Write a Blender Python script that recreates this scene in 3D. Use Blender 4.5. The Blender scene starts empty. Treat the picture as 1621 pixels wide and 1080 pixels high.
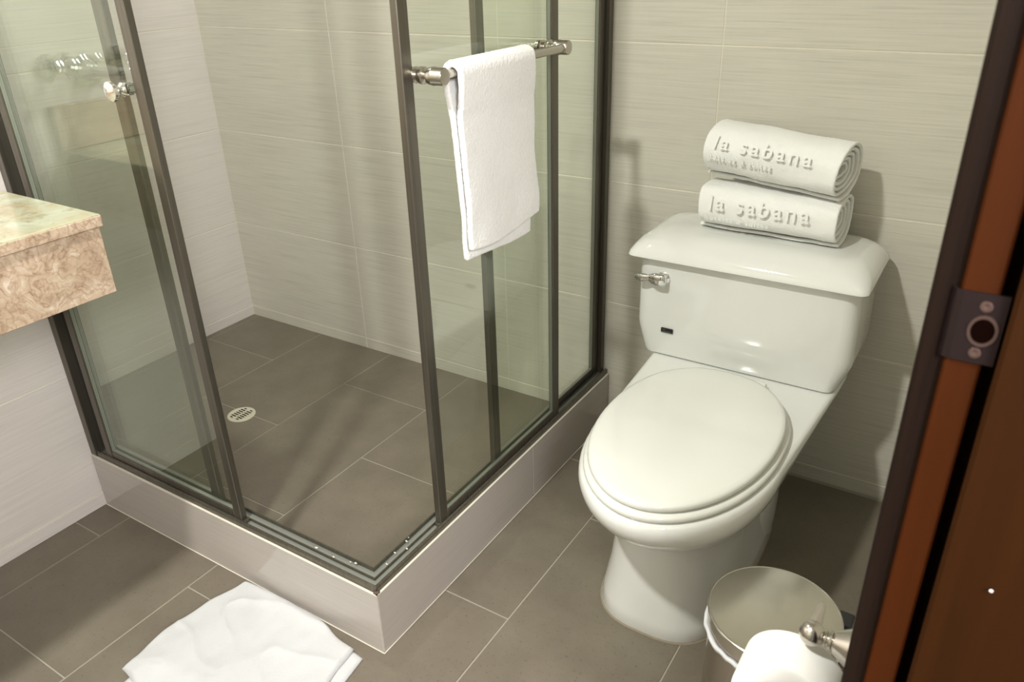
import bpy, bmesh, math, random
from mathutils import Vector, Matrix, noise
random.seed(7)
sc = bpy.context.scene
C = sc.collection
PI = math.pi

# ------------------------------------------------------------------ camera
cam_d = bpy.data.cameras.new('camera'); cam = bpy.data.objects.new('camera', cam_d); C.objects.link(cam)
CAM = Vector((1.5757, -1.6103, 1.1222)); YAW, PITCH, ROLL, FPX = 0.5769, 0.4660, -0.0306, 1244.95
F = Vector((-math.sin(YAW)*math.cos(PITCH), math.cos(YAW)*math.cos(PITCH), -math.sin(PITCH)))
Rv = Vector((math.cos(YAW), math.sin(YAW), 0)); Uv = Rv.cross(F)
R2 = Rv*math.cos(ROLL)+Uv*math.sin(ROLL); U2 = Uv*math.cos(ROLL)-Rv*math.sin(ROLL)
M = Matrix((R2, U2, -F)).transposed().to_4x4(); M.translation = CAM
cam.matrix_world = M
cam_d.sensor_width = 36.0; cam_d.lens = FPX*36.0/1621.0; cam_d.clip_start = 0.02
cam_d.dof.use_dof = True; cam_d.dof.focus_distance = 1.65; cam_d.dof.aperture_fstop = 13
sc.camera = cam

# ------------------------------------------------------------------ world, lights, exposure
w = bpy.data.worlds.new('world'); sc.world = w; w.use_nodes = True
w.node_tree.nodes['Background'].inputs[0].default_value = (1.0, 0.97, 0.92, 1)
w.node_tree.nodes['Background'].inputs[1].default_value = 0.35
def area(name, loc, size, power, col, target=None):
    l = bpy.data.lights.new(name, 'AREA'); l.shape = 'DISK'; l.size = size; l.energy = power; l.color = col
    o = bpy.data.objects.new(name, l); C.objects.link(o); o.location = loc
    d = (Vector(target)-Vector(loc)) if target else Vector((0, 0, -1))
    o.rotation_euler = d.to_track_quat('-Z', 'Y').to_euler()
    return o
area('ceiling_lamp_light', (0.80, -1.72, 2.09), 0.11, 19.0, (1.0, 0.985, 0.91))
area('shower_lamp_light', (0.18, -0.62, 2.09), 0.14, 2.6, (1.0, 0.96, 0.92))
area('hall_light', (2.25, -1.98, 1.55), 0.50, 17.0, (1.0, 0.965, 0.97), (0.4, -0.8, 0.5))
sc.view_settings.view_transform = 'Standard'; sc.view_settings.look = 'None'
sc.view_settings.gamma = 1.0; sc.view_settings.use_curve_mapping = False
sc.view_settings.exposure = 1.0

# ------------------------------------------------------------------ materials
def mat(name, col, rough=0.5, metal=0.0, coat=0.0, spec=0.5):
    m = bpy.data.materials.new(name); m.use_nodes = True
    b = m.node_tree.nodes['Principled BSDF']
    b.inputs['Base Color'].default_value = (*col, 1); b.inputs['Roughness'].default_value = rough
    b.inputs['Metallic'].default_value = metal; b.inputs['Coat Weight'].default_value = coat
    b.inputs['Specular IOR Level'].default_value = spec
    return m
class NT:
    def __init__(s, m): s.t = m.node_tree; s.b = s.t.nodes['Principled BSDF']
    def n(s, ty, **k):
        o = s.t.nodes.new(ty)
        for a, v in k.items(): setattr(o, a, v)
        return o
    def l(s, a, b): s.t.links.new(a, b)
    def pos(s, scale, obj=False):
        mp = s.n('ShaderNodeMapping'); mp.inputs['Scale'].default_value = scale
        if obj: tc = s.n('ShaderNodeTexCoord'); s.l(tc.outputs['Object'], mp.inputs['Vector'])
        else: g = s.n('ShaderNodeNewGeometry'); s.l(g.outputs['Position'], mp.inputs['Vector'])
        return mp.outputs[0]
    def noise(s, vec, sc_=1.0, detail=3, rough=0.5, dist=0.0):
        o = s.n('ShaderNodeTexNoise'); s.l(vec, o.inputs['Vector']); o.inputs['Scale'].default_value = sc_
        o.inputs['Detail'].default_value = detail; o.inputs['Roughness'].default_value = rough; o.inputs['Distortion'].default_value = dist
        return o.outputs['Fac']
    def ramp(s, fac, stops):
        o = s.n('ShaderNodeValToRGB'); e = o.color_ramp.elements
        while len(e) < len(stops): e.new(0.5)
        for i, (p, c) in enumerate(stops): e[i].position = p; e[i].color = (*c, 1)
        s.l(fac, o.inputs[0]); return o.outputs[0]
    def mix(s, fac, a, b, mode='MIX'):
        o = s.n('ShaderNodeMix', data_type='RGBA', blend_type=mode)
        if isinstance(fac, (int, float)): o.inputs[0].default_value = fac
        else: s.l(fac, o.inputs[0])
        for i, x in ((6, a), (7, b)):
            if isinstance(x, tuple): o.inputs[i].default_value = (*x, 1)
            else: s.l(x, o.inputs[i])
        return o.outputs[2]
    def bump(s, h, strength, dist=0.002):
        o = s.n('ShaderNodeBump'); o.inputs['Strength'].default_value = strength; o.inputs['Distance'].default_value = dist
        s.l(h, o.inputs['Height']); s.l(o.outputs[0], s.b.inputs['Normal'])

def wall_tile_mat(name, c0, c1, rough=0.32, bs=0.22, dk=0.86):
    m = mat(name, c0, rough); t = NT(m)
    n1 = t.noise(t.pos((5, 5, 260)), 1.0, 4, 0.65)
    n2 = t.noise(t.pos((1.3, 1.3, 2.0)), 2.0, 3)
    col = t.ramp(n1, [(0.30, tuple(x*dk for x in c0)), (0.44, c0), (0.62, c1)])
    v = t.ramp(n2, [(0.3, (0.94, 0.93, 0.93)), (0.7, (1, 1, 0.985))])
    t.l(t.mix(1.0, col, v, 'MULTIPLY'), t.b.inputs['Base Color'])
    t.bump(n1, bs, 0.0012)
    return m
M_tile = wall_tile_mat('streaked_cream_tile', (0.60, 0.582, 0.51), (0.65, 0.632, 0.555))
M_tile_side = wall_tile_mat('streaked_light_tinted_tile', (0.70, 0.66, 0.635), (0.74, 0.70, 0.67), 0.32, 0.08, 0.93)  # paler, pinker colour stands in for the light reaching the left-hand walls
M_curb = wall_tile_mat('glossy_curb_tile', (0.49, 0.45, 0.415), (0.51, 0.47, 0.435), 0.12, 0.02, 0.96)
M_grout = mat('pale_grout', (0.72, 0.68, 0.58), 0.85)
M_wallback = mat('wall_mortar', (0.60, 0.57, 0.50), 0.9)
M_ceil = mat('white_ceiling_paint', (0.75, 0.74, 0.70), 0.9)

def floor_mat():
    m = mat('grey_brown_floor_tile', (0.16, 0.14, 0.11), 0.42); t = NT(m)
    n1 = t.noise(t.pos((1, 1, 1)), 9.0, 6, 0.65)
    n2 = t.noise(t.pos((1, 1, 1)), 160.0, 3, 0.6)
    n3 = t.noise(t.pos((1, 1, 1)), 2.2, 2, 0.5)
    a = t.ramp(n1, [(0.3, (0.154, 0.136, 0.106)), (0.7, (0.194, 0.173, 0.137))])
    b = t.ramp(n2, [(0.26, (0.62, 0.60, 0.58)), (0.40, (1, 1, 1)), (0.80, (1.0, 1.0, 1.0))])
    c = t.ramp(n3, [(0.3, (0.95, 0.90, 0.90)), (0.7, (1.04, 1.03, 0.98))])
    t.l(t.mix(1.0, t.mix(1.0, a, b, 'MULTIPLY'), c, 'MULTIPLY'), t.b.inputs['Base Color'])
    t.bump(n2, 0.15, 0.0008)
    return m
M_floor = floor_mat()
M_fgrout = mat('beige_floor_grout', (0.36, 0.335, 0.275), 0.9)

def alu_mat():
    m = mat('bronze_anodised_aluminium', (0.135, 0.125, 0.10), 0.34, 0.75); t = NT(m)
    n1 = t.noise(t.pos((180, 180, 2)), 1.0, 3, 0.6)
    t.l(t.ramp(n1, [(0.3, (0.115, 0.105, 0.085)), (0.7, (0.165, 0.150, 0.122))]), t.b.inputs['Base Color'])
    return m
M_alu = alu_mat()
M_alu_light = mat('silvery_track_floor', (0.36, 0.38, 0.34), 0.35, 0.6)
M_rubber = mat('black_rubber', (0.015, 0.015, 0.015), 0.6)

def glass_mat():
    m = bpy.data.materials.new('clear_shower_glass'); m.use_nodes = True; nt = m.node_tree; nt.nodes.clear()
    out = nt.nodes.new('ShaderNodeOutputMaterial'); mx = nt.nodes.new('ShaderNodeMixShader')
    tr = nt.nodes.new('ShaderNodeBsdfTransparent'); tr.inputs[0].default_value = (0.955, 0.975, 0.945, 1)
    gl = nt.nodes.new('ShaderNodeBsdfGlossy'); gl.inputs['Roughness'].default_value = 0.0; gl.inputs[0].default_value = (0.95, 1, 0.95, 1)
    fr = nt.nodes.new('ShaderNodeFresnel'); fr.inputs[0].default_value = 1.52
    ge = nt.nodes.new('ShaderNodeNewGeometry'); mr = nt.nodes.new('ShaderNodeMapRange')
    mr.inputs['To Min'].default_value = 1.52; mr.inputs['To Max'].default_value = 1/1.52     # same thin-pane reflectance on both faces
    nt.links.new(ge.outputs['Backfacing'], mr.inputs['Value']); nt.links.new(mr.outputs[0], fr.inputs[0])
    nt.links.new(fr.outputs[0], mx.inputs[0]); nt.links.new(tr.outputs[0], mx.inputs[1]); nt.links.new(gl.outputs[0], mx.inputs[2])
    nt.links.new(mx.outputs[0], out.inputs[0])
    return m
M_glass = glass_mat()
M_chrome = mat('polished_chrome', (0.80, 0.80, 0.80), 0.06, 1.0)
M_nickel = mat('brushed_nickel', (0.52, 0.49, 0.44), 0.24, 1.0)
M_steel_lid = mat('brushed_steel_lid', (0.62, 0.60, 0.54), 0.22, 1.0)
M_steel = mat('polished_steel', (0.50, 0.45, 0.42), 0.16, 1.0)
M_ceramic = mat('white_vitreous_china', (0.76, 0.772, 0.745), 0.07, 0, 0.3)
M_seat = mat('ivory_white_seat_plastic', (0.77, 0.785, 0.74), 0.14, 0, 0.1)
M_caulk = mat('beige_sealant', (0.30, 0.26, 0.19), 0.8)
M_black = mat('black_plastic', (0.01, 0.01, 0.01), 0.3)
M_dark = mat('dark_opening_shade', (0.004, 0.0015, 0.001), 0.9, spec=0.0)  # near-black colour stands in for the shade inside openings
M_drain = mat('cream_drain_plastic', (0.56, 0.53, 0.43), 0.5)
M_paper = mat('white_tissue_paper', (0.86, 0.86, 0.84), 0.95)
M_core = mat('grey_cardboard', (0.42, 0.38, 0.35), 0.9)
M_liner = mat('white_plastic_liner', (0.75, 0.77, 0.80), 0.3)
def terry_mat(name, col, sc_=420.0, st=0.6):
    m = mat(name, col, 0.95, spec=0.1); t = NT(m)
    m.node_tree.nodes['Principled BSDF'].inputs['Sheen Weight'].default_value = 0.25
    n = t.noise(t.pos((1, 1, 1), True), sc_, 4, 0.7)
    t.bump(n, st, 0.002)
    return m
M_terry = terry_mat('white_terry_cloth', (0.86, 0.86, 0.85))
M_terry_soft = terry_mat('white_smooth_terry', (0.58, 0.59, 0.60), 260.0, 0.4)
M_terry_band = terry_mat('ivory_terry_cloth', (0.85, 0.86, 0.835), 300.0, 0.45)
def marble_mat():
    m = mat('beige_shell_marble', (0.55, 0.45, 0.35), 0.22); t = NT(m)
    v = t.n('ShaderNodeTexVoronoi', feature='DISTANCE_TO_EDGE')
    w_ = t.n('ShaderNodeVectorMath', operation='ADD')
    nz = t.n('ShaderNodeTexNoise'); nz.inputs['Scale'].default_value = 16; nz.inputs['Detail'].default_value = 4
    p = t.pos((1, 1, 1)); t.l(p, nz.inputs['Vector'])
    sv = t.n('ShaderNodeVectorMath', operation='SCALE'); sv.inputs['Scale'].default_value = 0.13
    t.l(nz.outputs['Color'], sv.inputs[0]); t.l(p, w_.inputs[0]); t.l(sv.outputs[0], w_.inputs[1])
    t.l(w_.outputs[0], v.inputs['Vector']); v.inputs['Scale'].default_value = 44
    n1 = t.noise(w_.outputs[0], 38.0, 8, 0.72)
    n2 = t.noise(p, 11.0, 3, 0.5)
    base = t.ramp(n1, [(0.32, (0.28, 0.195, 0.14)), (0.44, (0.46, 0.345, 0.25)), (0.58, (0.56, 0.45, 0.34)), (0.70, (0.70, 0.63, 0.55))])
    vein = t.ramp(v.outputs['Distance'], [(0.0, (0.50, 0.38, 0.36)), (0.035, (0.86, 0.80, 0.76)), (0.10, (1, 1, 1))])
    blot = t.ramp(n2, [(0.38, (0.90, 0.88, 0.84)), (0.62, (1.02, 1.02, 1.02))])
    t.l(t.mix(1.0, t.mix(0.55, base, vein, 'MULTIPLY'), blot, 'MULTIPLY'), t.b.inputs['Base Color'])
    return m
M_marble = marble_mat()
def marble_top_mat():
    m = mat('pale_green_veined_marble', (0.6, 0.6, 0.48), 0.12); t = NT(m)
    p = t.pos((1, 1, 1))
    n1 = t.noise(p, 13.0, 6, 0.6, 1.2)
    n2 = t.noise(p, 40.0, 4, 0.6, 0.5)
    base = t.ramp(n1, [(0.32, (0.33, 0.27, 0.17)), (0.46, (0.40, 0.37, 0.25)), (0.58, (0.40, 0.42, 0.31)), (0.72, (0.52, 0.53, 0.44))])
    sp = t.ramp(n2, [(0.33, (0.72, 0.66, 0.58)), (0.46, (1, 1, 1))])
    t.l(t.mix(1.0, base, sp, 'MULTIPLY'), t.b.inputs['Base Color'])
    return m
M_marble_top = marble_top_mat()
def wood_mat(name, a, b, rough):
    m = mat(name, a, rough, coat=0.0, spec=0.12); t = NT(m)
    n = t.noise(t.pos((60, 60, 2.5)), 1.0, 4, 0.6, 0.4)
    t.l(t.ramp(n, [(0.3, a), (0.7, b)]), t.b.inputs['Base Color'])
    return m
M_wood = wood_mat('shaded_red_brown_varnished_wood', (0.036, 0.0080, 0.0004), (0.048, 0.0105, 0.0006), 0.6)  # colour darkened to stand in for shade of a person in the doorway
M_wood2 = wood_mat('shaded_orange_brown_wood', (0.023, 0.0066, 0.0003), (0.031, 0.0088, 0.0004), 0.6)  # the same doorway shade is put into this colour
M_casing = wood_mat('dark_brown_casing_wood', (0.008, 0.0040, 0.0026), (0.015, 0.0078, 0.0052), 0.5)
M_bronze = mat('dark_worn_metal', (0.040, 0.026, 0.026), 0.42, 0.8)
M_worn = mat('worn_bright_metal', (0.26, 0.17, 0.15), 0.3, 0.9)

# ------------------------------------------------------------------ mesh helpers
def obj(name, bm, m, parent=None, smooth=False, loc=(0, 0, 0), auto=None):
    me = bpy.data.meshes.new(name); bmesh.ops.recalc_face_normals(bm, faces=bm.faces); bm.to_mesh(me); bm.free()
    if m: me.materials.append(m)
    if smooth:
        for p in me.polygons: p.use_smooth = True
        if auto: me.set_sharp_from_angle(angle=math.radians(auto))
    o = bpy.data.objects.new(name, me); C.objects.link(o); o.location = loc
    if parent: o.parent = parent
    return o
def BM(): return bmesh.new()
def box(bm, x0, x1, y0, y1, z0, z1, bev=0.0, seg=1):
    r = bmesh.ops.create_cube(bm, size=1.0); vs = r['verts']
    for v in vs:
        v.co = Vector(((x0+x1)/2+v.co.x*(x1-x0), (y0+y1)/2+v.co.y*(y1-y0), (z0+z1)/2+v.co.z*(z1-z0)))
    if bev > 0:
        es = list({e for v in vs for e in v.link_edges})
        bmesh.ops.bevel(bm, geom=es, offset=bev, segments=seg, affect='EDGES', profile=0.5)
    return bm
def loft(bm, rings, close=True, cap0=True, cap1=True):
    vr = [[bm.verts.new(p) for p in r] for r in rings]
    n = len(vr[0])
    for a, b in zip(vr, vr[1:]):
        for i in range(n if close else n-1):
            j = (i+1) % n; bm.faces.new((a[i], a[j], b[j], b[i]))
    if cap0: bm.faces.new(vr[0][::-1])
    if cap1: bm.faces.new(vr[-1])
    return vr
def frame_of(d):
    d = Vector(d).normalized(); a = Vector((0, 0, 1)) if abs(d.z) < 0.9 else Vector((1, 0, 0))
    u = d.cross(a).normalized(); v = d.cross(u); return d, u, v
def lathe(bm, base, axis, prof, n=28, cap0=True, cap1=True):
    """prof = [(dist along axis, radius)]"""
    d, u, v = frame_of(axis); base = Vector(base)
    loft(bm, [[base+d*h+(u*math.cos(2*PI*k/n)+v*math.sin(2*PI*k/n))*max(r, 1e-5) for k in range(n)] for h, r in prof], True, cap0, cap1)
def sphere(bm, c, r, s=(1, 1, 1), n=20):
    q = bmesh.ops.create_uvsphere(bm, u_segments=n, v_segments=n//2, radius=r)
    for v in q['verts']: v.co = Vector(c)+Vector((v.co.x*s[0], v.co.y*s[1], v.co.z*s[2]))
def prism(bm, pts, axis, a, b):
    """2D polygon pts extruded along axis from a to b"""
    def P(p, t):
        if axis == 'x': return Vector((t, p[0], p[1]))
        if axis == 'y': return Vector((p[0], t, p[1]))
        return Vector((p[0], p[1], t))
    loft(bm, [[P(p, a) for p in pts], [P(p, b) for p in pts]])
def empty(name, loc, label=None, cat=None, group=None):
    o = bpy.data.objects.new(name, None); o.empty_display_size = 0.05; C.objects.link(o); o.location = loc
    if label: o['label'] = label; o['category'] = cat
    if group: o['group'] = group
    return o
def tag(o, label, cat, group=None):
    o['label'] = label; o['category'] = cat
    if group: o['group'] = group
    return o
def part(name, bm, m, parent, smooth=False, auto=None):
    """mesh given in world coordinates, parented to an empty that is only translated"""
    off = Vector((0, 0, 0)); p = parent
    while p is not None: off += p.location; p = p.parent
    bmesh.ops.translate(bm, verts=bm.verts, vec=-off)
    return obj(name, bm, m, parent, smooth, auto=auto)
def struct(o): o['kind'] = 'structure'; return o

# ------------------------------------------------------------------ dimensions
XA, XL, XR = -0.54, -0.015, 1.585       # recessed shower wall, left wall, right wall
YC, XC, HC = -0.90, 0.822, 0.136        # curb outer faces and height
CEIL = 2.15; YF = -2.45
TH, TW = 0.300, 0.5308; Z1 = 0.343 - 0.008
ZR = [0.0, 0.034] + [Z1+TH*k for k in range(0, 6)] + [CEIL]
G = 0.0024; GD = 0.0033

def lines(a, b, first, step):
    k = math.floor((a-first)/step); out = [a]
    x = first+k*step
    while x < b-1e-4:
        if x > a+0.01 and x < b-0.01: out.append(x)
        x += step
    out.append(b); return out

def tiled_wall(name, box_args, plane, pos, side, u0, u1, ufirst, m, ustep=TW, zr=ZR, extra_proud=0.0):
    """structure slab plus one object per tile. plane 'x'/'y': wall normal axis, side = +1/-1 direction of the room"""
    b = BM(); box(b, *box_args)
    for v in b.verts:                                    # bring the grout face to just under the tile face
        q = v.co.y if plane == 'y' else v.co.x
        if abs(q-pos) < 1e-5:
            if plane == 'y': v.co.y += side*GD
            else: v.co.x += side*GD
    w_ = struct(obj(name, b, M_grout))
    us = lines(u0, u1, ufirst, ustep)
    for zi in range(len(zr)-1):
        for ui in range(len(us)-1):
            a0, a1, z0, z1 = us[ui]+G/2, us[ui+1]-G/2, zr[zi]+(G/2 if zi else 0), zr[zi+1]-G/2
            th = 0.0042 if zi else 0.0042+extra_proud
            t = BM()
            lo, hi = (0, th) if side > 0 else (-th, 0)
            if plane == 'y': box(t, -(a1-a0)/2, (a1-a0)/2, lo, hi, -(z1-z0)/2, (z1-z0)/2, 0.0008); loc = ((a0+a1)/2, pos, (z0+z1)/2)
            else: box(t, lo, hi, -(a1-a0)/2, (a1-a0)/2, -(z1-z0)/2, (z1-z0)/2, 0.0008); loc = (pos, (a0+a1)/2, (z0+z1)/2)
            obj('tile', t, m, w_, loc=loc)
    return w_

# ------------------------------------------------------------------ room shell
TT = 0.004
tiled_wall('wall_back', (XA-0.08, XR+0.10, TT, 0.10, -0.02, CEIL), 'y', TT, -1, XA, XR, -0.0176, M_tile)
tiled_wall('wall_shower_side', (XA-0.08, XA-TT, YC-0.05, TT, -0.02, CEIL), 'x', XA-TT, 1, YC+0.03, 0, -0.531*1.5, M_tile_side)
wl = tiled_wall('wall_left', (XA-0.08, XL-TT, YF, YC+0.045, -0.02, CEIL), 'x', XL-TT, 1, YF, YC+0.043, -1.25, M_tile_side, extra_proud=0.003)
tiled_wall('wall_front', (XA-0.08, XR+0.10, YF-0.10, YF-TT, -0.02, CEIL), 'y', YF-TT, 1, XL, XR, -0.0176, M_tile)
YJ = -1.17; YJ2 = -1.98
tiled_wall('wall_right', (XR+TT, XR+0.11, YJ+0.012, TT, -0.02, CEIL), 'x', XR+TT, -1, YJ+0.09, 0, -0.531, M_tile)
tiled_wall('wall_right', (XR+TT, XR+0.11, YF, YJ2-0.012, -0.02, CEIL), 'x', XR+TT, -1, YF, YJ2-0.09, -2.2, M_tile)
b = BM(); box(b, XR+TT, XR+0.11, YJ2-0.012, YJ+0.012, 1.86, CEIL); struct(obj('wall_right_lintel', b, M_wallback))
b = BM(); box(b, XA-0.08, XR+0.11, YF-0.1, 0.1, CEIL, CEIL+0.06); struct(obj('ceiling', b, M_ceil))

# floor: grout bed and staggered tiles
b = BM(); box(b, XA-0.08, XR+0.9, YF-0.1, 0.1, -0.05, -0.0012); fl = struct(obj('floor', b, M_fgrout))
FX, FW, FY, FL = -0.2188, 0.2967, -0.209, 0.5105
cache = {}
for k in range(-3, 9):
    x0, x1 = FX+k*FW, FX+(k+1)*FW
    x0 = max(x0, XA); x1 = min(x1, XR+0.62)
    if x1-x0 < 0.01: continue
    off = {4: 0.345, 5: 0.609}.get(k, 0.0 if k % 2 else 0.5)
    for j in range(-2, 6):
        y1 = FY-(j+off)*FL; y0 = y1-FL
        y1 = min(y1, 0.0); y0 = max(y0, YF)
        if y1-y0 < 0.01: continue
        if k > 5 and j > 8: continue
        key = (round(x1-x0, 4), round(y1-y0, 4))
        if key not in cache:
            t = BM(); g = 0.0026
            box(t, -(x1-x0)/2+g/2, (x1-x0)/2-g/2, -(y1-y0)/2+g/2, (y1-y0)/2-g/2, -0.012, 0, 0.0007)
            o = obj('tile', t, M_floor, fl); cache[key] = o
        else:
            o = cache[key].copy(); C.objects.link(o)
        o.location = ((x0+x1)/2, (y0+y1)/2, random.uniform(-0.0003, 0.0))

# ------------------------------------------------------------------ shower curb
CW = 0.0435
b = BM()
pts = [(XL+0.0005, YC+TT), (XC-TT, YC+TT), (XC-TT, -0.001), (XC-CW, -0.001), (XC-CW, YC+CW), (XL+0.0005, YC+CW)]
prism(b, pts, 'z', 0.0002, HC-0.003)
curb = struct(obj('trim_1', b, M_grout))
def cb(name, *a, m=M_curb, bev=0.0012):
    t = BM(); box(t, *a, bev); return obj(name, t, m, curb)
cb('tile', XL+0.002, XC-0.0005, YC, YC+TT, 0.001, HC)
cb('tile', XC-TT, XC, -0.382+G/2, -0.002, 0.001, HC)
cb('tile', XC-TT, XC, YC+0.001, -0.382-G/2, 0.001, HC)
# pale sealant bead along the foot of the curb
for i, a in enumerate([(XL+0.004, XC, YC-0.0022, YC, 0.0, 0.0022), (XC, XC+0.0022, YC-0.002, -0.004, 0.0, 0.0022)]):
    t = BM(); box(t, *a, 0.0006); obj('sealant_bead', t, M_grout, curb)
for i, a in enumerate([(XL+0.004, XC+0.0004, YC-0.0004, YC+0.004, HC-0.0012, HC+0.0006), (XC-0.004, XC+0.0004, YC, -0.004, HC-0.0012, HC+0.0006)]):
    t = BM(); box(t, *a, 0.0004); obj('tile_edge', t, M_grout, curb)

# ------------------------------------------------------------------ shower enclosure
ZT = HC+0.0008
TOP = 1.74
enc = empty('shower_enclosure', (XC-0.03, YC+0.03, ZT), 'corner shower enclosure of bronze framed clear sliding glass on a tiled curb', 'shower enclosure')
OUT, INN = 0.0045, 0.041        # track from curb outer face inwards
def track_profile():            # (inward distance, height) of the bottom track
    return [(OUT, 0), (OUT, 0.010), (OUT+0.0035, 0.0118), (OUT+0.0050, 0.0118), (OUT+0.0050, 0.004), (0.0225, 0.004), (0.0225, 0.010), (0.0245, 0.010),
            (0.0245, 0.004), (INN-0.0025, 0.004), (INN-0.0025, 0.0125), (INN, 0.0125), (INN, 0)]
def sweep_corner(bm, prof, z, flip=False):
    rings = []
    s = -1 if flip else 1
    rings.append([Vector((XL+0.001, YC+d, z+s*h)) for d, h in prof])
    rings.append([Vector((XC-d, YC+d, z+s*h)) for d, h in prof])
    rings.append([Vector((XC-d, -0.002, z+s*h)) for d, h in prof])
    loft(bm, rings)
b = BM(); sweep_corner(b, track_profile(), ZT); part('bottom_track', b, M_alu, enc)
b = BM()
loft(b, [[Vector((XL+0.002, YC+d, ZT+h)) for d, h in ((OUT+0.0051, .0041), (OUT+0.0051, .0048), (0.0224, .0048), (0.0224, .0041))],
         [Vector((XC-d-0.0005, YC+d, ZT+h)) for d, h in ((OUT+0.0051, .0041), (OUT+0.0051, .0048), (0.0224, .0048), (0.0224, .0041))],
         [Vector((XC-d, -0.003, ZT+h)) for d, h in ((OUT+0.0051, .0041), (OUT+0.0051, .0048), (0.0224, .0048), (0.0224, .0041))]])
part('track_channel', b, M_alu_light, enc)['label'] = 'pale grey outer channel floor of the track'
b = BM()
loft(b, [[Vector((XL+0.002, YC+d, ZT+h)) for d, h in ((0.0246, .0041), (0.0246, .0048), (INN-0.0026, .0048), (INN-0.0026, .0041))],
         [Vector((XC-d, YC+d, ZT+h)) for d, h in ((0.0246, .0041), (0.0246, .0048), (INN-0.0026, .0048), (INN-0.0026, .0041))],
         [Vector((XC-d, -0.003, ZT+h)) for d, h in ((0.0246, .0041), (0.0246, .0048), (INN-0.0026, .0048), (INN-0.0026, .0041))]])
part('track_channel', b, M_alu_light, enc)['label'] = 'pale grey inner channel floor of the track'
b = BM(); sweep_corner(b, [(OUT-0.002, 0), (OUT-0.002, 0.035), (OUT+0.001, 0.035), (OUT+0.001, 0.003), (INN-0.001, 0.003), (INN-0.001, 0.035), (INN+0.002, 0.035), (INN+0.002, 0)], TOP+0.04, True)
part('top_rail', b, M_alu, enc)
# wall jambs
b = BM(); box(b, XL+0.0005, XL+0.022, YC+OUT-0.002, YC+INN+0.002, ZT, TOP+0.04, 0.001); box(b, XL+0.022, XL+0.031, YC+OUT+0.0195, YC+INN, ZT+0.005, TOP, 0.001)
part('wall_jamb', b, M_alu, enc)
b = BM(); box(b, XC-INN-0.002, XC-OUT-0.011, -0.018, -0.0015, ZT, TOP+0.04, 0.001)
part('wall_jamb', b, M_alu, enc)

# debris on the track
for (x, y, z) in [(0.745, -0.8665, 0.0), (0.735, -0.8685, 0), (0.795, -0.840, 0), (0.7885, -0.81, 0), (0.787, -0.775, 0), (0.8, -0.79, 0), (0.70, -0.8745, 0), (0.655, -0.873, 0), (0.783, -0.765, 0)]:
    t = BM(); r = random.uniform(0.0009, 0.0019)
    bmesh.ops.create_icosphere(t, subdivisions=2, radius=r)
    for v in t.verts: v.co = Vector((v.co.x*1.6, v.co.y, v.co.z*0.6))*(1+0.9*noise.noise(v.co*700+Vector((x*100, y*90, 0))))
    bmesh.ops.translate(t, verts=t.verts, vec=(x, y, ZT+0.0105+r*0.5)); part('sealant_crumb', t, M_grout, enc, True)
t = BM(); bmesh.ops.create_icosphere(t, subdivisions=2, radius=0.006)
for v in t.verts: v.co = Vector((v.co.x*1.0, v.co.y*0.9, v.co.z*0.5))*(1+0.6*noise.noise(v.co*400))
bmesh.ops.translate(t, verts=t.verts, vec=(XC-0.006, YC+0.006, HC+0.0022))
part('corner_sealant', t, mat('stained_sealant', (0.10, 0.06, 0.05), 0.7), enc, True)['label'] = 'dark stained sealant blob at the corner'

def panel(name, axis, plane, a0, a1, z0, z1, sw, sd, rail=0.030):
    """framed glass panel; axis 'x': runs along x at y=plane, axis 'y': runs along y at x=plane"""
    def bx(bm, p0, p1, d0, d1, q0, q1, bev):
        if axis == 'x': box(bm, p0, p1, plane+d0, plane+d1, q0, q1, bev)
        else: box(bm, plane+d0, plane+d1, p0, p1, q0, q1, bev)
    root = empty(name, (0, 0, 0)); root.parent = enc; root.location = -enc.location
    for s0, s1 in ((a0, a0+sw), (a1-sw, a1)):
        b = BM(); bx(b, s0, s1, -sd/2, sd/2, z0, z1, 0.0012)
        # shallow groove along the stile, seen as a fine bright line
        part('stile', b, M_alu, root)
    b = BM(); bx(b, a0+sw+0.0002, a1-sw-0.0002, -sd*0.42, sd*0.42, z0+0.001, z0+rail, 0.0012); part('bottom_rail', b, M_alu, root)
    b = BM(); bx(b, a0+sw+0.0002, a1-sw-0.0002, -sd*0.42, sd*0.42, z1-rail, z1-0.001, 0.0012); part('top_rail', b, M_alu, root)
    b = BM(); bx(b, a0+sw-0.002, a1-sw+0.002, -0.002, 0.002, z0+rail-0.003, z1-rail+0.003, 0); part('glass_pane', b, M_glass, root)
    # thin gasket lines round the pane
    b = BM()
    for s in (a0+sw, a1-sw-0.0008): bx(b, s, s+0.0008, -0.0030, 0.0030, z0+rail, z1-rail, 0)
    bx(b, a0+sw, a1-sw, -0.0032, 0.0032, z0+rail, z0+rail+0.0009, 0)
    part('gasket', b, M_alu_light, root)
    return root
PO, PI_ = 0.0160, 0.0325
PZ = ZT+0.0055
p1 = panel('sliding_door', 'x', YC+PO-0.0005, 0.040, 0.476, PZ, TOP, 0.021, 0.013, 0.022)
p2 = panel('fixed_panel', 'x', YC+PI_-0.001, 0.018, 0.397, PZ, TOP, 0.026, 0.012, 0.020)
p3 = panel('sliding_door', 'y', XC-PO+0.0005, -0.704, -0.248, PZ, TOP, 0.024, 0.013, 0.022)
p4 = panel('fixed_panel', 'y', XC-PI_+0.001, -0.492, -0.020, PZ, TOP, 0.024, 0.012, 0.020)
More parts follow.
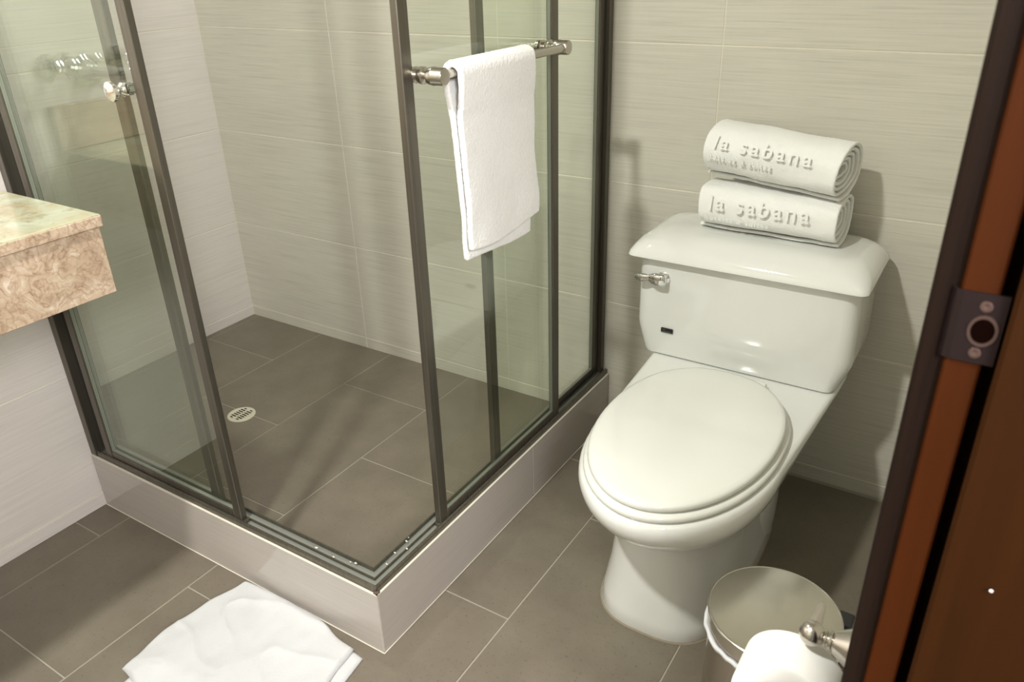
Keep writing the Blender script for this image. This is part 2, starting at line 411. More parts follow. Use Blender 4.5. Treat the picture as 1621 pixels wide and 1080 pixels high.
# roller guide caps at the foot of the leading stiles
b = BM(); box(b, 0.4765, 0.484, YC+0.010, YC+0.021, PZ, PZ+0.007, 0.001); part('guide_block', b, M_alu, p1)
b = BM(); box(b, XC-0.021, XC-0.010, -0.708, -0.7005, PZ, PZ+0.007, 0.001); part('guide_block', b, M_alu, p3)
# knob on the left door
ky, kx, kz = YC+PO-0.0005, 0.420, 0.944
b = BM(); lathe(b, (kx, ky-0.002, kz), (0, -1, 0), [(0, 0.008), (0.002, 0.011), (0.004, 0.009), (0.007, 0.0055), (0.011, 0.006), (0.015, 0.013), (0.019, 0.0155), (0.023, 0.0145), (0.0255, 0.009), (0.026, 0.0)], 28)
part('knob', b, M_chrome, p1, True, 40)
b = BM(); lathe(b, (kx, ky+0.002, kz), (0, 1, 0), [(0, 0.010), (0.008, 0.010), (0.009, 0.006), (0.0165, 0.009)], 24)
part('knob', b, M_chrome, p1, True, 40)
# towel bar on the right door
bx_, bz_ = 0.856, 0.957
gx = XC-PO+0.0025
for yb in (-0.672, -0.303):
    b = BM(); lathe(b, (gx, yb, bz_), (1, 0, 0), [(0, 0.011), (0.004, 0.012), (0.0055, 0.0085), (0.009, 0.0095), (0.013, 0.0125), (0.019, 0.0125), (0.021, 0.0085), (0.023, 0.0058), (0.025, 0.0058), (0.027, 0.0095), (0.029, 0.0122), (0.031, 0.0125), (0.035, 0.0125), (0.036, 0.0134), (0.038, 0.0134), (0.039, 0.0127), (0.055, 0.0127), (0.0565, 0.0115), (0.057, 0.0)], 32)
    part('towel_bar_post', b, M_nickel, p3, True, 40)
    b = BM(); lathe(b, (XC-PO-0.0005, yb, bz_), (-1, 0, 0), [(0, 0.011), (0.005, 0.011), (0.006, 0.008), (0.009, 0.008)], 24)
    part('post_nut', b, M_nickel, p3, True, 40)
b = BM(); lathe(b, (bx_, -0.661, bz_), (0, 1, 0), [(0, 0.0072), (0.347, 0.0072)], 24); part('towel_bar', b, M_nickel, p3, True, 40)

# ------------------------------------------------------------------ floor drain
dr = empty('floor_drain', (-0.047, -0.478, 0.0), 'round cream slotted floor drain in the shower floor', 'drain')
b = BM(); lathe(b, (-0.047, -0.478, 0.0002), (0, 0, 1), [(0, 0.0375), (0.002, 0.037), (0.0032, 0.033), (0.0025, 0.030), (0.0028, 0.0)], 40); part('grate', b, M_drain, dr, True, 40)
for sx in (-1, 1):
    for k in range(-3, 4):
        L = 0.017 if abs(k) < 3 else 0.009
        b = BM(); cx_ = -0.047+sx*0.0115; cy_ = -0.478+k*0.0080
        box(b, cx_-L/2, cx_+L/2, cy_-0.0018, cy_+0.0018, 0.0029, 0.0034, 0.0001)
        part('slot', b, M_dark, dr)

# ------------------------------------------------------------------ toilet
TX = 1.198
toilet = empty('toilet', (TX, -0.35, 0.0), 'white ceramic two piece toilet with closed lid against the back wall', 'toilet')
def sect(z, hw, yf, yb, yc, ef=2.0, eb=2.0, hb=None, n=64, dx=0.0):
    """closed outline: front half superellipse (towards -y), back half with own width/exponent"""
    out = []
    for k in range(n):
        a = 2*PI*k/n; c, s = math.cos(a), math.sin(a)
        if s < 0:
            x = hw*math.copysign(abs(c)**(2/ef), c); y = yc+(yc-yf)*(-(abs(s)**(2/ef)))
        else:
            h = hb if hb else hw
            yy = abs(s)**(2/eb)
            ww = hw+(h-hw)*min(1, yy*1.15)**1.3
            x = ww*math.copysign(abs(c)**(2/eb), c); y = yc+(yb-yc)*yy
        out.append(Vector((TX+x+dx, y, z)))
    return out
TANK = TX; TX = 1.204
R = []
R.append(sect(0.000, 0.124, -0.622, -0.12, -0.44, 2.9, 4, dx=-0.009))
R.append(sect(0.004, 0.126, -0.624, -0.12, -0.44, 2.9, 4, dx=-0.009))
R.append(sect(0.030, 0.122, -0.619, -0.12, -0.44, 2.8, 4, dx=-0.009))
R.append(sect(0.090, 0.115, -0.607, -0.11, -0.43, 2.7, 4, dx=-0.009))
R.append(sect(0.150, 0.112, -0.599, -0.10, -0.43, 2.6, 4, dx=-0.009))
R.append(sect(0.190, 0.113, -0.600, -0.09, -0.43, 2.5, 4, dx=-0.009))
R.append(sect(0.210, 0.117, -0.612, -0.08, -0.44, 2.4, 4, dx=-0.006))
R.append(sect(0.225, 0.122, -0.636, -0.075, -0.45, 2.2, 4, 0.11))
R.append(sect(0.243, 0.136, -0.668, -0.07, -0.47, 2.1, 4, 0.13))
R.append(sect(0.265, 0.149, -0.697, -0.06, -0.48, 2.0, 4, 0.15))
R.append(sect(0.290, 0.159, -0.722, -0.05, -0.49, 2.0, 5, 0.168))
R.append(sect(0.310, 0.1645, -0.736, -0.04, -0.49, 2.0, 6, 0.184))
R.append(sect(0.328, 0.167, -0.742, -0.035, -0.49, 2.0, 7, 0.193))
R.append(sect(0.339, 0.1655, -0.740, -0.033, -0.49, 2.0, 8, 0.196))
R.append(sect(0.344, 0.162, -0.735, -0.035, -0.49, 2.0, 8, 0.193))
R.append(sect(0.345, 0.155, -0.726, -0.040, -0.49, 2.0, 8, 0.187))
b = BM(); loft(b, R); bowl = part('bowl', b, M_ceramic, toilet, True, 60)
# side foot bulge (trapway) on both sides, at the rear of the pedestal
b = BM()
for s in (-1, 1):
    rings = []
    for (z, ax_, ay) in [(0.0, 0.030, 0.115), (0.04, 0.031, 0.12), (0.10, 0.029, 0.12), (0.16, 0.024, 0.105), (0.20, 0.014, 0.07), (0.215, 0.004, 0.02)]:
        rings.append([Vector((TX+s*0.082+ax_*math.cos(2*PI*k/28), -0.25+ay*math.sin(2*PI*k/28), z)) for k in range(28)])
    loft(b, rings)
part('trapway', b, M_ceramic, toilet, True, 60)
b = BM(); loft(b, [sect(0.0, 0.1280, -0.6262, -0.117, -0.44, 2.9, 4, dx=-0.009), sect(0.0022, 0.1270, -0.6252, -0.118, -0.44, 2.9, 4, dx=-0.009)]); part('base_sealant', b, M_caulk, toilet)
def egg(z, hw, yf, yb, yc, eb=2.6): return sect(z, hw, yf, yb, yc, 2.0, eb)
b = BM(); loft(b, [egg(0.3462, 0.150, -0.728, -0.285, -0.485), egg(0.3475, 0.157, -0.735, -0.283, -0.485), egg(0.352, 0.159, -0.737, -0.282, -0.485), egg(0.357, 0.158, -0.736, -0.283, -0.485), egg(0.3595, 0.154, -0.731, -0.285, -0.485)])
part('seat', b, M_seat, toilet, True, 60)
b = BM(); loft(b, [egg(0.3605, 0.142, -0.718, -0.278, -0.485, 2.3), egg(0.362, 0.149, -0.727, -0.275, -0.485, 2.3), egg(0.367, 0.1515, -0.7305, -0.274, -0.485, 2.3), egg(0.3725, 0.151, -0.7295, -0.274, -0.485, 2.3), egg(0.3755, 0.148, -0.725, -0.276, -0.485, 2.3), egg(0.3770, 0.141, -0.716, -0.282, -0.485, 2.3),
               egg(0.3800, 0.10, -0.65, -0.32, -0.485, 2.3), egg(0.3812, 0.05, -0.56, -0.40, -0.485, 2.2)])
part('seat_lid', b, M_seat, toilet, True, 60)
b = BM()
rings = []
for x, r in [(-0.070, 0.002), (-0.068, 0.007), (-0.060, 0.0085), (0.060, 0.0085), (0.068, 0.007), (0.070, 0.002)]:
    rings.append([Vector((TX+x, -0.262+1.5*r*math.cos(2*PI*k/20), 0.3535+r*math.sin(2*PI*k/20))) for k in range(20)])
loft(b, rings); part('hinge', b, M_seat, toilet, True, 50)
# tank
def rrect(z, x0, x1, y0, y1, r, n=7):
    out = []
    for cx_, cy_, a0 in ((x1-r, y1-r, 0), (x0+r, y1-r, PI/2), (x0+r, y0+r, PI), (x1-r, y0+r, 3*PI/2)):
        for k in range(n): a = a0+PI/2*k/(n-1); out.append(Vector((cx_+r*math.cos(a), cy_+r*math.sin(a), z)))
    return out
b = BM()
loft(b, [rrect(0.3465, 1.008, 1.380, -0.212, -0.040, 0.014), rrect(0.348, 1.001, 1.385, -0.216, -0.036, 0.018), rrect(0.356, 0.996, 1.390, -0.218, -0.034, 0.022),
         rrect(0.405, 0.982, 1.408, -0.221, -0.032, 0.026), rrect(0.418, 0.981, 1.409, -0.222, -0.031, 0.026), rrect(0.50, 0.982, 1.406, -0.224, -0.030, 0.026), rrect(0.5605, 0.983, 1.403, -0.226, -0.030, 0.026)])
part('tank', b, M_ceramic, toilet, True, 50)
b = BM()
loft(b, [rrect(0.5610, 0.978, 1.408, -0.234, -0.024, 0.012), rrect(0.5615, 0.969, 1.416, -0.242, -0.022, 0.014), rrect(0.5650, 0.965, 1.419, -0.246, -0.020, 0.018), rrect(0.572, 0.966, 1.419, -0.245, -0.020, 0.022), rrect(0.582, 0.971, 1.415, -0.240, -0.021, 0.034),
         rrect(0.592, 0.979, 1.408, -0.231, -0.024, 0.040), rrect(0.600, 0.990, 1.397, -0.216, -0.031, 0.042), rrect(0.605, 1.002, 1.385, -0.200, -0.041, 0.040), rrect(0.6065, 1.025, 1.369, -0.182, -0.055, 0.035)])
part('tank_lid', b, M_ceramic, toilet, True, 50)
ZL = 0.6065
# flush lever
b = BM()
lx, lz, ly = 1.036, 0.522, -0.2255
lathe(b, (lx+0.004, ly+0.002, lz), (0, -1, 0), [(0, 0.0135), (0.004, 0.0135), (0.0055, 0.0105), (0.006, 0)], 24)
part('lever_base', b, M_chrome, toilet, True, 40)
b = BM(); rings = []
for (x, hy, hz, yc_, zc) in [(0.014, 0.005, 0.008, -0.012, 0.0), (0.011, 0.0078, 0.0122, -0.013, 0.0), (-0.004, 0.008, 0.0130, -0.014, 0.0), (-0.013, 0.007, 0.0115, -0.015, 0.001), (-0.019, 0.0048, 0.0075, -0.016, 0.002),
                          (-0.023, 0.0045, 0.0062, -0.017, 0.002), (-0.029, 0.005, 0.0080, -0.0175, 0.001), (-0.037, 0.0055, 0.0085, -0.018, 0.0), (-0.045, 0.0045, 0.007, -0.018, 0.0), (-0.050, 0.002, 0.003, -0.018, 0.0)]:
    rings.append([Vector((lx+x, ly+yc_+hy*math.copysign(abs(math.cos(2*PI*k/20))**0.7, math.cos(2*PI*k/20)), lz+zc+hz*math.copysign(abs(math.sin(2*PI*k/20))**0.7, math.sin(2*PI*k/20)))) for k in range(20)])
loft(b, rings); part('flush_lever', b, M_chrome, toilet, True, 50)
b = BM(); box(b, 1.040, 1.066, -0.2250, -0.2215, 0.402, 0.4125, 0.0016, 2); bd = part('badge', b, M_black, toilet)
b = BM(); box(b, 1.044, 1.0625, -0.2256, -0.2249, 0.4045, 0.4055, 0); box(b, 1.0445, 1.050, -0.2256, -0.2249, 0.4085, 0.4095, 0)
part('badge_mark', b, mat('grey_print', (0.12, 0.13, 0.12), 0.5), toilet)

# ------------------------------------------------------------------ rolled towels on the tank
def superell(t, a, b_, e):
    c, s = math.cos(t), math.sin(t)
    return a*math.copysign(abs(c)**(2/e), c), b_*math.copysign(abs(s)**(2/e), s)
def rolled_towel(name, label, L, a, bb, e, seed, text, text2, mt, tang, tsize):
    """spiral-rolled towel, axis along x, centre at origin"""
    b = BM(); turns = 5; n = 48; nx = 56
    pitch = 0.0095
    def surf(t, x, k):
        sh = 1-k*pitch/min(a, bb)
        y, z = superell(t, max(a-k*pitch, 0.006), max(bb-k*pitch*0.92, 0.004), e)
        nz = 0.0024*noise.noise(Vector((x*14, math.cos(t)*1.6+seed, math.sin(t)*1.6)))+0.0012*noise.noise(Vector((x*38+seed, math.cos(t)*3, math.sin(t)*3)))
        r = math.hypot(y, z)+1e-6
        return y*(1+nz/r), z*(1+nz/r)
    steps = n*turns; rows = []
    for i in range(steps+1):
        t = -PI*0.62+2*PI*i/n; k = i/n
        row = []
        for j in range(nx+1):
            x = (j/nx-0.5)
            edge = 0.004*noise.noise(Vector((i*0.07+seed, x*2, 1)))+0.0035*k*(1 if j > nx/2 else -1)*-1
            xx = x*L+(edge*abs(2*x)**6 if abs(x) > 0.3 else 0)
            y, z = surf(t, xx, k)
            row.append(b.verts.new((xx, y, z)))
        rows.append(row)
    for i in range(steps):
        for j in range(nx): b.faces.new((rows[i][j], rows[i+1][j], rows[i+1][j+1], rows[i][j+1]))
    o = obj(name, b, mt, None, True); o['label'] = label; o['category'] = 'towel'; o['group'] = 'rolled towels on the toilet tank'
    so = o.modifiers.new('thick', 'SOLIDIFY'); so.thickness = 0.0062; so.offset = -1.0
    tx = bpy.data.textures.new(name+'_pile', 'CLOUDS'); tx.noise_scale = 0.0035; tx.noise_depth = 2
    ss = o.modifiers.new('fine', 'SUBSURF'); ss.levels = 1; ss.render_levels = 1
    dp = o.modifiers.new('pile', 'DISPLACE'); dp.texture = tx; dp.strength = 0.0013; dp.mid_level = 0.5; dp.texture_coords = 'LOCAL'
    # raised lettering wrapped on the front of the roll
    def wrap(body, size, xc, tmid, nm):
        cu = bpy.data.curves.new('t', 'FONT'); cu.body = body; cu.size = size; cu.align_x = 'CENTER'; cu.extrude = 0.0006; cu.offset = 0.0004; cu.resolution_u = 3; cu.space_character = 1.22
        to = bpy.data.objects.new('t', cu); C.objects.link(to)
        dg = bpy.context.evaluated_depsgraph_get(); me = bpy.data.meshes.new_from_object(to.evaluated_get(dg)); bpy.data.objects.remove(to)
        bt = BM(); bt.from_mesh(me)
        bmesh.ops.triangulate(bt, faces=bt.faces)
        rr = (a+bb)/2
        for v in bt.verts:
            t = tmid-(v.co.y)/rr
            y, z = surf(t, v.co.x+xc, 0)
            y2, z2 = surf(t+0.02, v.co.x+xc, 0); ty, tz = y2-y, z2-z; q = math.hypot(ty, tz); ny, nz_ = tz/q, -ty/q
            h = -0.0001+v.co.z*0.6
            v.co = Vector((v.co.x+xc, y+ny*h, z+nz_*h))
        lo = obj(nm, bt, mt, o); return lo
    wrap(text, tsize, -0.012, tang, 'embossed_lettering'); wrap(text2, tsize*0.36, -0.05, tang+0.33, 'embossed_lettering')
    return o
low = rolled_towel('rolled_towel', 'lower rolled white towel lying flat on the toilet tank lid', 0.266, 0.064, 0.0470, 2.6, 3.3, 'la sabana', 'hoteles & suites', M_terry_band, PI+0.0-0.52+0.50, 0.043)
low.location = (1.208, -0.110, ZL+0.0483); low.rotation_euler = (0, 0, math.radians(-2))
up = rolled_towel('rolled_towel', 'upper rolled white towel resting tilted on the other rolled towel', 0.262, 0.066, 0.0520, 2.3, 8.1, 'la sabana', 'hoteles & suites', M_terry_band, PI-0.52+0.22, 0.043)
up.location = (1.208, -0.110, ZL+0.0483+0.1005); up.rotation_euler = (math.radians(6), math.radians(3.0), math.radians(-9))

# ------------------------------------------------------------------ towel on the towel bar
def hanging_towel():
    def wob(v, s): return (0.0035*math.sin(v*7+s*2)+0.002*noise.noise(Vector((v*5, s*6, 2))))*min(1, max(0, (0.75-s)/0.5))**0.8
    b = BM(); ny = 44
    y0, y1 = -0.644, -0.433
    rad = 0.0140
    path = []           # (x offset, z, kind)
    zt = bz_+0.0
    nf = 46
    rows = []
    for j in range(ny+1):
        v = j/ny
        zb_f = 0.683+0.010*max(0, (v-0.55)/0.45)**1.2-0.006*math.sin(v*3.1)
        zb_b = 0.655+0.006*math.sin(v*5+1)
        row = []
        for i in range(nf+1):                    # front layer going up
            s = i/nf; z = zb_f+(zt-zb_f)*s
            x = bx_+0.0068+(rad-0.0068)*min(1, max(0, (s-0.78)/0.16))**0.7+0.006*(1-s)**1.5
            dx = wob(v, s)
            ye = 0.0055*math.sin(s*9.5+0.6)*(0.3+0.7*v)*(1-0.5*s)-0.004*(1-s)*(1-v)*-1
            row.append((x+dx, y0+(y1-y0)*v+ye*v+0.006*(1-s)*(1-v), z))
        for i in range(1, 10):
            a = PI*i/10; row.append((bx_+rad*math.cos(a), y0+(y1-y0)*v, zt+rad*math.sin(a)))
        for i in range(nf+1):
            s = i/nf; z = zt+(zb_b-zt)*s
            x = bx_-0.0068-(rad-0.0068)*min(1, max(0, (0.22-s)/0.16))**0.7+0.003*s**1.5
            row.append((x+wob(v, 1-s), y0+(y1-y0)*v+0.014*s*(1-v)-0.004*s*v+0.003*math.sin(s*8)*v, z))
        rows.append([b.verts.new(p) for p in row])
    for j in range(ny):
        for i in range(len(rows[0])-1): b.faces.new((rows[j][i], rows[j+1][i], rows[j+1][i+1], rows[j][i+1]))
    o = obj('hanging_towel', b, M_terry, None, True)
    tag(o, 'white terry towel draped over the bar of the glass shower door', 'towel')
    so = o.modifiers.new('thick', 'SOLIDIFY'); so.thickness = 0.0108; so.offset = 0.0
    ss = o.modifiers.new('fine', 'SUBSURF'); ss.levels = 2; ss.render_levels = 2
    tx = bpy.data.textures.new('pile', 'CLOUDS'); tx.noise_scale = 0.0035; tx.noise_depth = 2
    dp = o.modifiers.new('pile', 'DISPLACE'); dp.texture = tx; dp.strength = 0.0016; dp.mid_level = 0.5
    return o
hanging_towel()

# ------------------------------------------------------------------ folded bath mat on the floor
def mat_layer(bm, outline, z0, th, nu, nv, wr, seed):
    """outline: function (u,v) -> (x,y); closed pillow: top follows a soft edge, bottom flat"""
    top, bot = [], []
    for i in range(nu+1):
        rt, rb = [], []
        for j in range(nv+1):
            u, v = i/nu, j/nv; x, y = outline(u, v)
            e = min(u, 1-u)*0.34/0.010, min(v, 1-v)*0.25/0.010
            m_ = min(1.0, e[0]), min(1.0, e[1])
            f = math.sqrt(max(0, 1-(1-m_[0])**2))*math.sqrt(max(0, 1-(1-m_[1])**2))
            n1 = noise.noise(Vector((x*13+seed, y*13, 0))); n2 = noise.noise(Vector((x*34, y*26+seed, 3)))
            ridge = (1-abs(noise.noise(Vector((x*9+y*5, y*11-x*3, seed)))*2.2))
            h = th*(0.35+0.65*f)+wr*f*(n1*0.8+n2*0.35+0.9*max(0, ridge)**3)
            rt.append(bm.verts.new((x, y, z0+max(h, th*0.3)))); rb.append(bm.verts.new((x, y, z0)) )
        top.append(rt); bot.append(rb)
    for i in range(nu):
        for j in range(nv):
            bm.faces.new((top[i][j], top[i+1][j], top[i+1][j+1], top[i][j+1])); bm.faces.new((bot[i][j+1], bot[i+1][j+1], bot[i+1][j], bot[i][j]))
    for i in range(nu):
        bm.faces.new((bot[i][0], bot[i+1][0], top[i+1][0], top[i][0])); bm.faces.new((top[i][nv], top[i+1][nv], bot[i+1][nv], bot[i][nv]))
    for j in range(nv):
        bm.faces.new((bot[0][j+1], bot[0][j], top[0][j], top[0][j+1])); bm.faces.new((top[nu][j+1], top[nu][j], bot[nu][j], bot[nu][j+1]))
def quad_outline(P00, P10, P11, P01, round_=0.0, wob=0.0, seed=0.0):
    def f(u, v):
        # squircle-ish rounding of the corners
        a, c = u*2-1, v*2-1
        k = round_
        a2 = a*math.sqrt(max(0, 1-k*c*c/2)); c2 = c*math.sqrt(max(0, 1-k*a*a/2))
        uu, vv = (a2+1)/2, (c2+1)/2
        x = (P00[0]*(1-uu)+P10[0]*uu)*(1-vv)+(P01[0]*(1-uu)+P11[0]*uu)*vv
        y = (P00[1]*(1-uu)+P10[1]*uu)*(1-vv)+(P01[1]*(1-uu)+P11[1]*uu)*vv
        return x+wob*noise.noise(Vector((u*4+seed, v*4, 0))), y+wob*noise.noise(Vector((v*4, u*4+seed, 5)))
    return f
bmat = empty('bath_mat', (0.62, -1.05, 0.0), 'white folded cloth bath mat spread on the floor against the shower curb', 'bath mat')
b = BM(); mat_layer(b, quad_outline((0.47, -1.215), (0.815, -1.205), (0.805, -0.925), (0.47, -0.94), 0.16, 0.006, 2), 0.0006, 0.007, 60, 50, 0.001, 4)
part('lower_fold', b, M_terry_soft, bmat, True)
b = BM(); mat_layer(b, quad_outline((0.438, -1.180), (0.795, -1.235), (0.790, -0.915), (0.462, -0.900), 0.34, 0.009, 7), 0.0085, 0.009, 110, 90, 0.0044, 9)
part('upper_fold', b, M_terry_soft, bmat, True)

# ------------------------------------------------------------------ waste bin
BX, BY, BR, BZ = 1.428, -0.708, 0.094, 0.255
bin_ = empty('waste_bin', (BX, BY, 0.0), 'round stainless steel pedal bin with a flat lid beside the toilet', 'bin')
b = BM(); lathe(b, (BX, BY, 0.0), (0, 0, 1), [(0.0, BR-0.002), (0.012, BR-0.001), (0.013, BR-0.004), (0.222, BR-0.004), (0.222, BR-0.006), (0.020, BR-0.006), (0.020, 0)], 64, True, True); part('body', b, M_steel, bin_, True, 30)
b = BM(); lathe(b, (BX, BY, 0), (0, 0, 1), [(0.2235, 0.0), (0.2235, BR-0.004), (0.225, BR-0.0015), (0.246, BR-0.001), (0.2475, BR+0.0005), (0.2490, BR), (0.2500, BR-0.0015), (0.2493, BR-0.003), (0.2520, BR-0.03), (0.2535, BR-0.06), (0.2540, 0.0)], 72); part('lid', b, M_steel_lid, bin_, True, 30)
# white liner edge folded over the rim
b = BM(); n = 120; rings = []
for k in range(n):
    a = 2*PI*k/n; w1 = 0.0012*noise.noise(Vector((math.cos(a)*5, math.sin(a)*5, 1))); w2 = 0.0035*noise.noise(Vector((math.cos(a)*7, math.sin(a)*7, 4)))
    d = Vector((math.cos(a), math.sin(a), 0)); c = Vector((BX, BY, 0))
    rings.append([c+d*(BR-0.0036)+Vector((0, 0, 0.2175+w2)), c+d*(BR+0.0015+w1)+Vector((0, 0, 0.2180+w2)), c+d*(BR+0.0028+w1*1.5)+Vector((0, 0, 0.215+w2)), c+d*(BR+0.0012+w1)+Vector((0, 0, 0.2095+w2*1.4)), c+d*(BR-0.0036)+Vector((0, 0, 0.2095+w2*1.4))])
vr = [[b.verts.new(p) for p in r] for r in rings]
for k in range(n):
    A, B_ = vr[k], vr[(k+1) % n]
    for i in range(5): j = (i+1) % 5; b.faces.new((A[i], A[j], B_[j], B_[i]))
part('bin_liner', b, M_liner, bin_, True)
b = BM(); box(b, BX+BR*0.78, BX+BR*0.78+0.022, BY+0.022, BY+0.052, 0.205, 0.247, 0.003, 2)
bmesh.ops.translate(b, verts=b.verts, vec=(0.006, 0.004, 0)); part('hinge', b, M_black, bin_)
b = BM(); lathe(b, (BX, BY, 0.0), (0, 0, 1), [(0, BR+0.001), (0.010, BR+0.001), (0.011, BR-0.001)], 64); part('base_ring', b, M_black, bin_, True, 30)
b = BM(); box(b, BX-0.095, BX-0.065, BY-0.105, BY-0.075, 0.008, 0.014, 0.002); part('pedal', b, M_black, bin_)

# ------------------------------------------------------------------ toilet paper holder and roll
HX, HY, HZ = 1.518, -1.050, 0.572
hold = empty('toilet_paper_holder', (XR, HY, HZ), 'brushed nickel toilet paper holder with ball end on the right wall', 'paper holder')
b = BM(); lathe(b, (XR-0.0006, HY, HZ), (-1, 0, 0), [(0, 0.034), (0.004, 0.034), (0.006, 0.031), (0.018, 0.0265), (0.034, 0.0180), (0.0475, 0.0100), (0.048, 0.0065), (0.0488, 0.0065), (0.0496, 0.0085), (0.0520, 0.0085), (0.0528, 0.0060), (0.0535, 0.0060), (0.0542, 0.0072), (0.0552, 0.0072), (0.056, 0.0048), (0.0590, 0.0045)], 36)
part('post', b, M_nickel, hold, True, 35)
b = BM(); sphere(b, (HX, HY, HZ), 0.0112, n=28); part('ball', b, M_nickel, hold, True)
b = BM(); lathe(b, (HX, HY+0.008, HZ), (0, 1, 0), [(0, 0.0066), (0.008, 0.0052), (0.018, 0.0042), (0.028, 0.0038), (0.0305, 0.0030), (0.0315, 0.0)], 20); part('finial', b, mat('satin_nickel', (0.52, 0.48, 0.42), 0.42, 0.9), hold, True, 40)
b = BM()
lathe(b, (1.508, -1.030, 0.530), (0, -1, 0), [(0, 0.0045), (0.062, 0.0045), (0.064, 0.0)], 20)
lathe(b, (1.508, -1.0305, 0.5265), (0.010/0.046, 0, 1), [(0, 0.0042), (0.046, 0.0036)], 20)
part('arm', b, M_nickel, hold, True, 40)
RZ = 0.5120; ry0, ry1 = -1.041, -1.087
roll = empty('toilet_roll', (1.508, ry0, RZ), 'white toilet paper roll hanging on the nickel holder', 'toilet paper')
b = BM(); c = (1.508, ry0, RZ)
L = ry0-ry1
lathe(b, c, (0, -1, 0), [(0.0, 0.0255), (0.0, 0.0435), (0.0015, 0.0455), (L*0.5, 0.0458), (L-0.0015, 0.0455), (L, 0.0435), (L, 0.0255), (0.0, 0.0255)], 64, False, False)
part('paper', b, M_paper, roll, True, 40)
b = BM(); lathe(b, c, (0, -1, 0), [(0.0002, 0.0254), (0.0002, 0.0242), (L-0.0002, 0.0242), (L-0.0002, 0.0254), (0.0002, 0.0254)], 40, False, False); part('core', b, M_core, roll, True, 40)

# ------------------------------------------------------------------ vanity counter, left foreground
VX, VY, VZ = 0.450, -0.993, 0.785
van = empty('vanity_counter', (XL, VY, 0.64), 'wall hung beige marble vanity counter at the left edge', 'counter')
b = BM(); box(b, XL+0.001, VX+0.004, YF+0.30, VY+0.002, VZ-0.019, VZ, 0.0022, 2); part('countertop', b, M_marble_top, van)
# edge strip of the slab shows the browner cut stone
b = BM(); box(b, VX-0.010, VX+0.0045, YF+0.301, VY+0.0025, VZ-0.0192, VZ-0.0016, 0.0018, 2); part('slab_edge', b, M_marble, van)
b = BM(); box(b, VX-0.020, VX, YF+0.305, VY-0.002, 0.661, VZ-0.0195, 0.001); part('apron', b, M_marble, van)
b = BM(); box(b, XL+0.001, VX-0.0205, VY-0.022, VY-0.002, 0.661, VZ-0.0195, 0.001); part('side_apron', b, M_marble, van)
b = BM(); box(b, XL+0.001, XL+0.018, YF+0.30, VY+0.002, VZ+0.0005, VZ+0.085, 0.0015); part('backsplash', b, M_marble, van)
# wall tap over the counter (seen mirrored in the shower glass)
fc = empty('basin_tap', (XL, -1.08, 0.93), 'chrome wall basin tap seen reflected in the shower glass', 'tap')
b = BM(); lathe(b, (XL+0.0005, -1.085, 0.925), (1, 0, 0), [(0, 0.030), (0.008, 0.030), (0.014, 0.020), (0.045, 0.013), (0.14, 0.012), (0.145, 0.015), (0.165, 0.015), (0.168, 0.0)], 28); part('spout', b, M_chrome, fc, True, 40)
for yy in (-1.012, -1.158):
    b = BM(); lathe(b, (XL+0.0005, yy, 0.942), (1, 0, 0), [(0, 0.022), (0.006, 0.022), (0.010, 0.010), (0.035, 0.010), (0.040, 0.012), (0.050, 0.012), (0.053, 0)], 24)
    for k in range(4):
        a = PI/4+k*PI/2; d = (0, math.cos(a), math.sin(a)); lathe(b, (XL+0.044, yy, 0.942), d, [(0.006, 0.004), (0.022, 0.004), (0.023, 0.006), (0.028, 0.006), (0.029, 0.0)], 14)
    part('cross_handle', b, M_chrome, fc, True, 40)

# ------------------------------------------------------------------ door frame, right foreground
door = struct(empty('door_1', (XR, YJ, 0.0)))
XJ = XR-0.0047
DT = 1.86
# moulded casing on the bathroom side, profile in x/y swept up
prof = [(XR-0.0002, YJ+0.0112), (XJ-0.0130, YJ+0.0112), (XJ-0.0130, YJ+0.001), (XJ-0.0145, YJ+0.0035), (XJ-0.0165, YJ+0.0035), (XJ-0.019, YJ+0.0015), (XJ-0.0235, YJ+0.0015), (XJ-0.0262, YJ+0.004), (XJ-0.0265, YJ+0.022),
        (XJ-0.022, YJ+0.030), (XJ-0.022, YJ+0.060), (XJ-0.012, YJ+0.066), (XR-0.0002, YJ+0.066)]
b = BM(); prism(b, prof, 'z', 0.001, DT+0.07); part('casing', b, M_casing, door)
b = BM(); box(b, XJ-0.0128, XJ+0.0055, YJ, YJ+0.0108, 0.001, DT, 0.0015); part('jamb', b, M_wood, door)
b = BM(); box(b, XJ+0.0057, XJ+0.0118, YJ+0.005, YJ+0.0108, 0.001, DT, 0.0005); part('rabbet_gap_shade', b, M_dark, door)  # solid dark strip painted as the shade between jamb and stop
b = BM(); box(b, XJ+0.0120, XR+0.115, YJ-0.0105, YJ+0.0115, 0.001, DT, 0.002); part('stop', b, M_wood2, door)
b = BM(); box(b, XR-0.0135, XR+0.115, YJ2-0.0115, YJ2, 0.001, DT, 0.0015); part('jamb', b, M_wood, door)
b = BM(); box(b, XR-0.0265, XR-0.0003, YJ2-0.066, YJ2-0.001, 0.001, DT+0.07, 0.002); part('casing', b, M_casing, door)
b = BM(); box(b, XR-0.0135, XR+0.115, YJ2+0.001, YJ-0.014, DT-0.0115, DT-0.0005, 0.0015); part('head_jamb', b, M_wood, door)
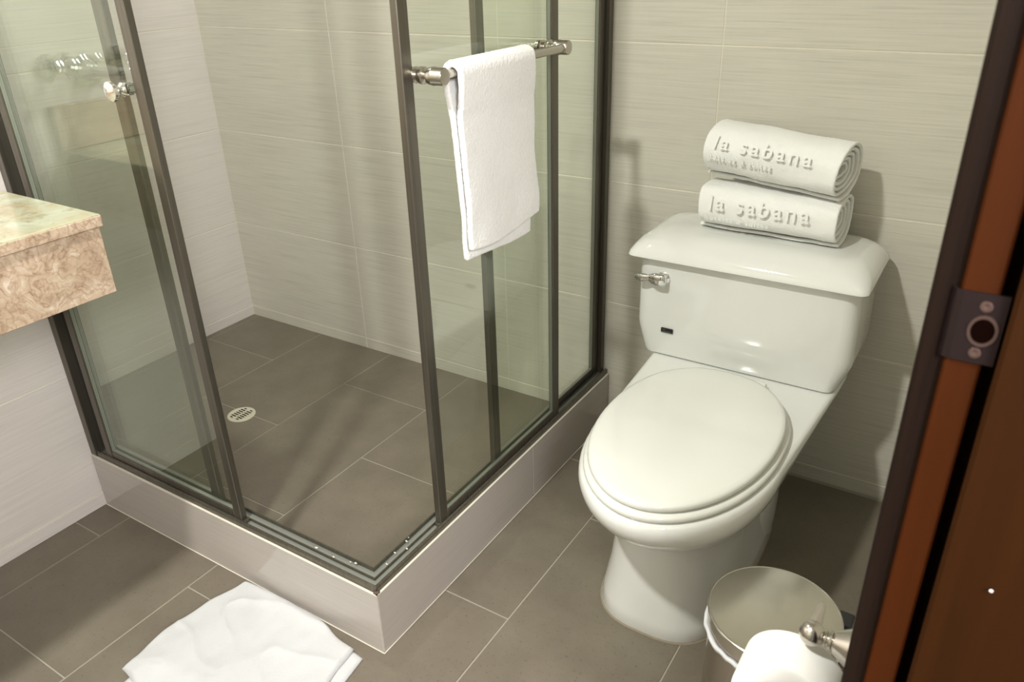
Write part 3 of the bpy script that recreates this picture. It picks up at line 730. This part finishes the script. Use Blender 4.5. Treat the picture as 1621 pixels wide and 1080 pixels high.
# strike plate: plate, curved lip, D-shaped hole with worn bright edge, screws
def zrow(px_y): return px_y
SZ0, SZ1 = 0.9175, 0.9570
b = BM()
px0, px1 = XJ-0.0145, XJ+0.0105
prof2 = [(px0-0.002, YJ+0.0035), (px0+0.0005, YJ-0.0004), (px0+0.004, YJ-0.0018), (px1, YJ-0.0018), (px1, YJ-0.0003), (px0+0.004, YJ-0.0003), (px0+0.001, YJ+0.0005), (px0-0.001, YJ+0.0037)]
prism(b, prof2, 'z', SZ0, SZ1); sp = part('strike_plate', b, M_bronze, door)
hx, hz = XJ+0.0018, 0.9365
def dring(bm, r0, r1, y0, y1, n=32, sx=0.8):
    def P(r, a, y): return Vector((hx+sx*r*math.cos(a), y, hz+r*math.sin(a)))
    A = [[bm.verts.new(P(r, 2*PI*k/n, y)) for k in range(n)] for r, y in ((r0, y1), (r0, y0), (r1, y0), (r1, y1))]
    for q in range(4):
        for k in range(n): j = (k+1) % n; bm.faces.new((A[q][k], A[q][j], A[(q+1) % 4][j], A[(q+1) % 4][k]))
b = BM(); dring(b, 0.0070, 0.0088, YJ-0.0026, YJ-0.0019); part('hole_rim', b, M_worn, sp)
b = BM(); lathe(b, (hx, YJ-0.0019, hz), (0, -1, 0), [(0, 0.0069), (0.0003, 0.0069)], 32)
for v in b.verts: v.co.x = hx+(v.co.x-hx)*0.8
part('latch_hole', b, M_dark, sp)
for sz in (SZ0+0.0060, SZ1-0.0070):
    b = BM(); lathe(b, (hx-0.001, YJ-0.0019, sz), (0, -1, 0), [(0, 0.0031), (0.0006, 0.0029), (0.0008, 0.0022), (0.0003, 0.0008), (0.0003, 0)], 20); part('screw', b, M_worn, sp, True, 40)
b = BM(); sphere(b, (XR+0.0345, YJ-0.0137, 0.785), 0.0011, (1, 0.3, 1), 12); part('paint_speck', b, M_paper, door)
# hallway floor/wall seen by nothing but closing the view behind the camera
b = BM(); box(b, XR+0.9, XR+0.96, YF-0.1, 0.1, -0.02, CEIL); struct(obj('wall_hall', b, M_ceil))
